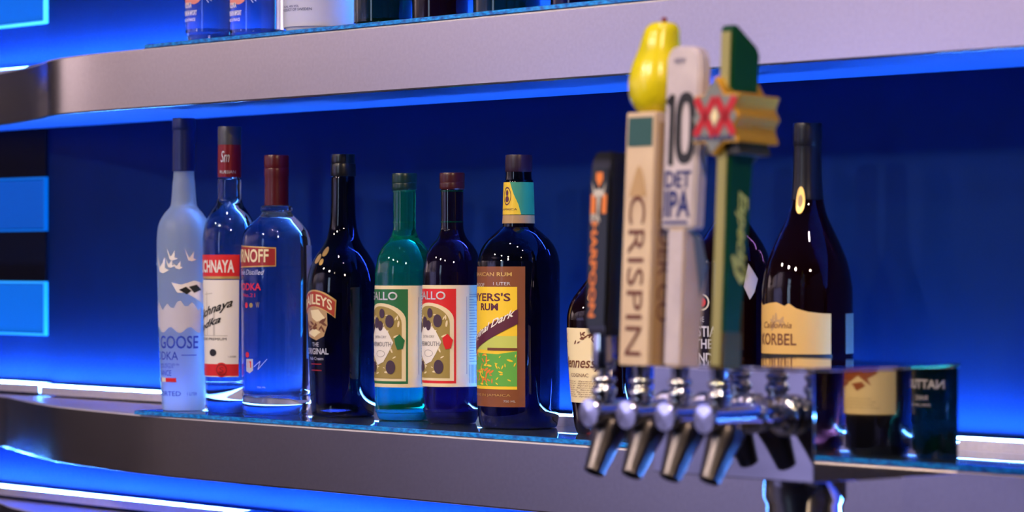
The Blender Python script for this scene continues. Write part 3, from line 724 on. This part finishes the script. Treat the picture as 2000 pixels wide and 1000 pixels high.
f = Art(); f.text('HARPOON', -.0085, -.0005, .082, .165, rot='down', bold=.03); f.poly([(-.004, .208), (.004, .208), (.0045, .202), (0, .195), (-.0045, .202)]); f.rect(-.010, -.004, .172, .189); f.rect(.004, .010, .172, .189); f.put('lettering', P['orange'], face_front(fy, 0, .0016), hd)
f = Art(); f.poly([(-.009, .200), (-.006, .186), (-.002, .188), (0, .160), (.002, .188), (.006, .186), (.009, .200), (.005, .192), (0, .194), (-.005, .192)]); f.text('IPA', -.009, .003, .165 - .012 + .012, .172, bold=.03); f.put('figure_print', P['ltgrey'], face_front(fy, 0, .0020), hd)
# cream handle with pear
e = faucet(TXS[1], 'beer tap with a tall cream square handle topped by a yellow pear', .042)
w = .0175; dp = .0140; ox = .003
bm = bmesh.new(); box(bm, ox - w, ox + w, TAXIS - dp, TAXIS + dp, .0415, .2585, .0015)
hd = tilt_obj(link('handle', bm, noisy('cream_tan_wood', (.62, .46, .32), (.72, .56, .40), 14, rough=.5), e))
Art().rect(-w + .003, w - .0015, .229, .254).put('green_panel', P['teal'], face_front(TAXIS - dp, ox, .0006), hd)
f = Art(); f.poly([(0, .213), (.004, .209), (.007, .201), (.009, .193), (.011, .186), (-.011, .186), (-.009, .192), (-.006, .201), (-.003, .209)]); f.put('tree_print', P['tan'], face_front(TAXIS - dp, ox, .0006), hd)
f = Art(); f.text('CRISPIN', -.010, .010, .050, .187, rot='down'); f.put('lettering', P['brown'], face_front(TAXIS - dp, ox, .0007), hd)
f = Art(); f.rect(-dp + .005, dp - .001, .043, .250); f.put('side_panel', P['tan'], face_side(ox + w, TAXIS, .0004), hd)
f = Art(); f.text('CIDER CO', -.005, .009, .080, .180, rot='down'); f.put('side_lettering', P['brown'], face_side(ox + w, TAXIS, .0008), hd)
bm = bmesh.new()
pp = smooth_prof([(.0010, .2585), (.0120, .2588), (.0215, .268), (.0252, .283), (.0232, .299), (.0185, .313), (.0165, .323), (.0145, .332), (.0090, .3365), (.0030, .3345), (.0006, .333)], 5)
lathe(bm, pp, 48)
for v in bm.verts:
    k = (v.co.z - .2585) / .077
    v.co.x += ox - .001 + .004 * k * k; v.co.y += TAXIS + .003 + .005 * k * k + .0015 * math.sin(k * 5)
m_pear, nt, pb = newmat('pear_skin')
tcn = nt.nodes.new('ShaderNodeTexCoord'); nz = nt.nodes.new('ShaderNodeTexNoise'); nz.inputs['Scale'].default_value = 26
cr = nt.nodes.new('ShaderNodeValToRGB'); cr.color_ramp.elements[0].color = (.36, .34, .01, 1); cr.color_ramp.elements[1].color = (.72, .62, .01, 1); cr.color_ramp.elements[0].position = .3; cr.color_ramp.elements[1].position = .5
nt.links.new(tcn.outputs['Object'], nz.inputs[0]); nt.links.new(nz.outputs[0], cr.inputs[0]); nt.links.new(cr.outputs[0], pb.inputs['Base Color']); pb.inputs['Roughness'].default_value = .25
pr_ = tilt_obj(link('pear_topper', bm, m_pear, e)); pr_['label'] = 'glossy yellow pear'
bm = bmesh.new(); lathe(bm, smooth_prof([(.0022, .332), (.0018, .337), (.0026, .341), (.0010, .3415)], 3), 14)
for v in bm.verts: v.co.x += ox + .003; v.co.y += TAXIS + .0072
tilt_obj(link('pear_stem', bm, mat('red_brown_stem', (.22, .03, .03), .4), pr_))
# number ten handle
e = faucet(TXS[2], 'beer tap with a lavender white handle carrying a big number ten', .042)
mlav = noisy('lavender_white_resin', (.50, .44, .50), (.62, .55, .60), 40, rough=.4)
bm = bmesh.new()
t = bmesh.new()
def prism(t, pts, a0, a1, plane):
    lo = []; hi = []
    for p in pts:
        if plane == 'xz': lo.append(t.verts.new((p[0], a0, p[1]))); hi.append(t.verts.new((p[0], a1, p[1])))
        else: lo.append(t.verts.new((a0, p[0], p[1]))); hi.append(t.verts.new((a1, p[0], p[1])))
    n = len(pts)
    t.faces.new(lo); t.faces.new(list(reversed(hi)))
    for i in range(n):
        j = (i + 1) % n; t.faces.new((lo[i], hi[i], hi[j], lo[j]))
    bmesh.ops.recalc_face_normals(t, faces=t.faces[:])
top = [(-.021, .158), (.019, .158), (.0205, .22), (.0215, .295), (.019, .3065), (.012, .3125), (-.010, .3135), (-.017, .311), (-.0205, .303)]
prism(t, top, TAXIS - .009, TAXIS + .005, 'xz'); bmesh.ops.bevel(t, geom=t.edges[:], offset=.0022, segments=3, affect='EDGES'); merge(bm, t)
hd = tilt_obj(link('handle', bm, mlav, e))
t = bmesh.new(); bm = bmesh.new()
side = [(-.0085, .0415), (.0150, .0415), (.0165, .080), (.0210, .128), (.0130, .152), (.0020, .160), (-.0085, .160)]
prism(t, [(TAXIS + a, b_) for a, b_ in side], -.0110, .0080, 'yz'); bmesh.ops.bevel(t, geom=t.edges[:], offset=.0015, segments=2, affect='EDGES'); merge(bm, t)
gp = tilt_obj(link('grip', bm, noisy('tan_resin', (.60, .46, .34), (.66, .52, .40), 30, rough=.45), e))
Art().rect(-.0105, .0075, .044, .157).put('grip_front', mlav, face_front(TAXIS - .0085, 0, .0006), gp)
Art().poly([(.000, .157), (.012, .150), (.0200, .127), (.0120, .100), (.002, .150)]).put('grip_shoulder', paper('grey_green_panel', (.16, .19, .20)), face_side(.008, TAXIS, .0006), gp)
fy = TAXIS - .009
f = Art()
f.stroke([(-.0150, .266), (-.0105, .270), (-.0105, .214)], .0062)
f.put('number_print', P['black'], face_front(fy, 0, .0006), hd)
f = Art(); n = 26
cxn, czn, rx, rz, wd = .0062, .2435, .0122, .0305, .0072
pth = lambda k, q: (cxn + (rx - q) * (abs(math.cos(k)) ** .8) * (1 if math.cos(k) > 0 else -1), czn + (rz - q * 1.2) * (abs(math.sin(k)) ** .65) * (1 if math.sin(k) > 0 else -1))
for i in range(n):
    a, c = 2 * PI * i / n, 2 * PI * (i + 1) / n
    f.poly([pth(a, 0), pth(c, 0), pth(c, wd), pth(a, wd)])
f.put('number_print', P['black'], face_front(fy, 0, .0006), hd)
f = Art(); f.text('DET', -.0165, .0150, .1930, .2075, bold=.03); f.text('IPA', -.0165, .0150, .1680, .1910, bold=.03); f.rect(-.0175, .0125, .1625, .1650); f.text('NEW', -.009, .004, .2985, .3030); f.put('lettering', P['navy'], face_front(fy, 0, .0006), hd)
# green handle with XX badge
e = faucet(TXS[3], 'beer tap with a tall green blade handle and a gold and red star badge', .042)
mgr = mat('deep_green_enamel', (.002, .055, .012), .3, spec=.35)
mgold = mat('polished_gold', (.85, .48, .06), .25, .6)
mbr = mat('dull_gold_edge', (.36, .33, .12), .4, .3)
bm = bmesh.new(); t = bmesh.new()
HM = HM0 @ Matrix.Translation((.006, .006, 0))
blade = [(-.0165, .0415), (.0015, .0415), (.0095, .160), (.0145, .25), (.0165, .3045), (.0135, .311), (-.012, .3285), (-.0165, .3265)]
prism(t, [(TAXIS + a, b_) for a, b_ in blade], -.0075, .0075, 'yz'); bmesh.ops.bevel(t, geom=t.edges[:], offset=.0014, segments=2, affect='EDGES'); merge(bm, t)
hd = tilt_obj(link('handle', bm, mgr, e))
bm = bmesh.new(); box(bm, -.0052, .0052, TAXIS - .0182, TAXIS - .0155, .044, .322, .0008); st = tilt_obj(link('front_strip', bm, mbr, hd))
bm = bmesh.new(); box(bm, -.0085, .0085, TAXIS - .0172, TAXIS + .0040, .0412, .072, .001); tilt_obj(link('base_band', bm, mat('brown_gold_base', (.10, .07, .015), .35, .5), hd))
f = Art(); f.text('Especial', -.0075, .0065, .118, .190, rot='down', shear=.4, bold=.03)
f.poly([(-.008, .137), (-.002, .128), (.003, .122), (.005, .130), (.008, .118), (.001, .112), (-.006, .120), (-.011, .135)])
f.put('script_print', P['yellowgreen'], face_side(.0075, TAXIS, .0006), hd)
bdg = [(-.028, .268), (-.0150, .2690), (-.0020, .2850), (.0100, .2690), (.0270, .2690), (.0215, .2580), (.0275, .2500), (.0215, .2420), (.0270, .2290), (.010, .2290), (-.003, .2180), (-.012, .2290), (-.028, .2290), (-.0225, .2410), (-.0285, .2490), (-.0225, .2570)]
bm = bmesh.new(); t = bmesh.new(); prism(t, bdg, TAXIS - .0265, TAXIS + .0230, 'xz'); bmesh.ops.bevel(t, geom=t.edges[:], offset=.0012, segments=2, affect='EDGES'); merge(bm, t)
bd = tilt_obj(link('badge', bm, mgold, e)); bd['label'] = 'gold star shaped badge with two red crosses'
f = Art(); f.poly([(a * .93, .249 + (b_ - .249) * .93) for a, b_ in bdg]); f.put('badge_face', mat('badge_silver', (.22, .24, .22), .35, .3), face_front(TAXIS - .0265, 0, .0006), bd)
f = Art()
for s_ in (-.0118, .0118):
    f.stroke([(s_ - .0098, .2645), (s_ + .0098, .2365)], .0076); f.stroke([(s_ - .0098, .2365), (s_ + .0098, .2645)], .0076)
f.put('crosses_print', paper('deep_red_print', (.50, .008, .02)), face_front(TAXIS - .0265, 0, .0010), bd)
Art().poly([(0, .2585), (.0048, .2505), (0, .2425), (-.0048, .2505)]).put('diamond_print', P['cream'], face_front(TAXIS - .0265, 0, .0014), bd)
f = Art(); f.text('DOS EQUIS', -.0215, .0215, .2298, .2348, bold=.03); f.put('lettering', P['navy'], face_front(TAXIS - .0265, 0, .0012), bd)
bm = bmesh.new(); t = bmesh.new(); prism(t, [(a * .8, .243 + (b_ - .249) * .85) for a, b_ in bdg], TAXIS - .018, TAXIS + .0180, 'xz')
for v in t.verts: v.co.z -= .006
merge(bm, t); tilt_obj(link('badge_base', bm, mat('dark_badge_base', (.05, .05, .05), .4, .5), bd))

# ------------------------------------------------------------------ things below
bm = bmesh.new(); box(bm, -2.2, 2.3, -.50, WY - .003, -.37, -.33, .004); tag(link('back_counter', bm, M['counter'], None), 'dark stone counter under the shelves', 'counter')
e = empty('back_bar_cabinet', (0, -.2, ZF), 'dark cabinet under the stone counter', 'cabinet')
bm = bmesh.new(); box(bm, -2.2, 2.3, -.25, .405, .0005, .879, .003); link('body', bm, M['wall_dark'], e)
for i in range(6):
    bm = bmesh.new(); box(bm, -2.18 + i * .745, -1.45 + i * .745, -.268, -.2505, .04, .86, .003); dr = link('door', bm, M['wall_dark'], e)
    bm = bmesh.new(); box(bm, -1.50 + i * .745, -1.49 + i * .745, -.285, -.2685, .55, .70, .002); link('handle', bm, M['chrome_soft'], dr)
Xk, sk = on_shelf(477, .07)
e = empty('storage_caddy', (Xk, .085, ZL), 'low dark blue box standing on the lowest shelf at the bottom edge', 'box')
bm = bmesh.new(); box(bm, -.032, .032, -.03, .03, .0003, .026, .003); link('tray', bm, mat('navy_plastic', (.006, .012, .05), .35), e)
bm = bmesh.new(); box(bm, -.034, .034, -.032, .032, .0262, .034, .003); link('lid', bm, M['black'], e)
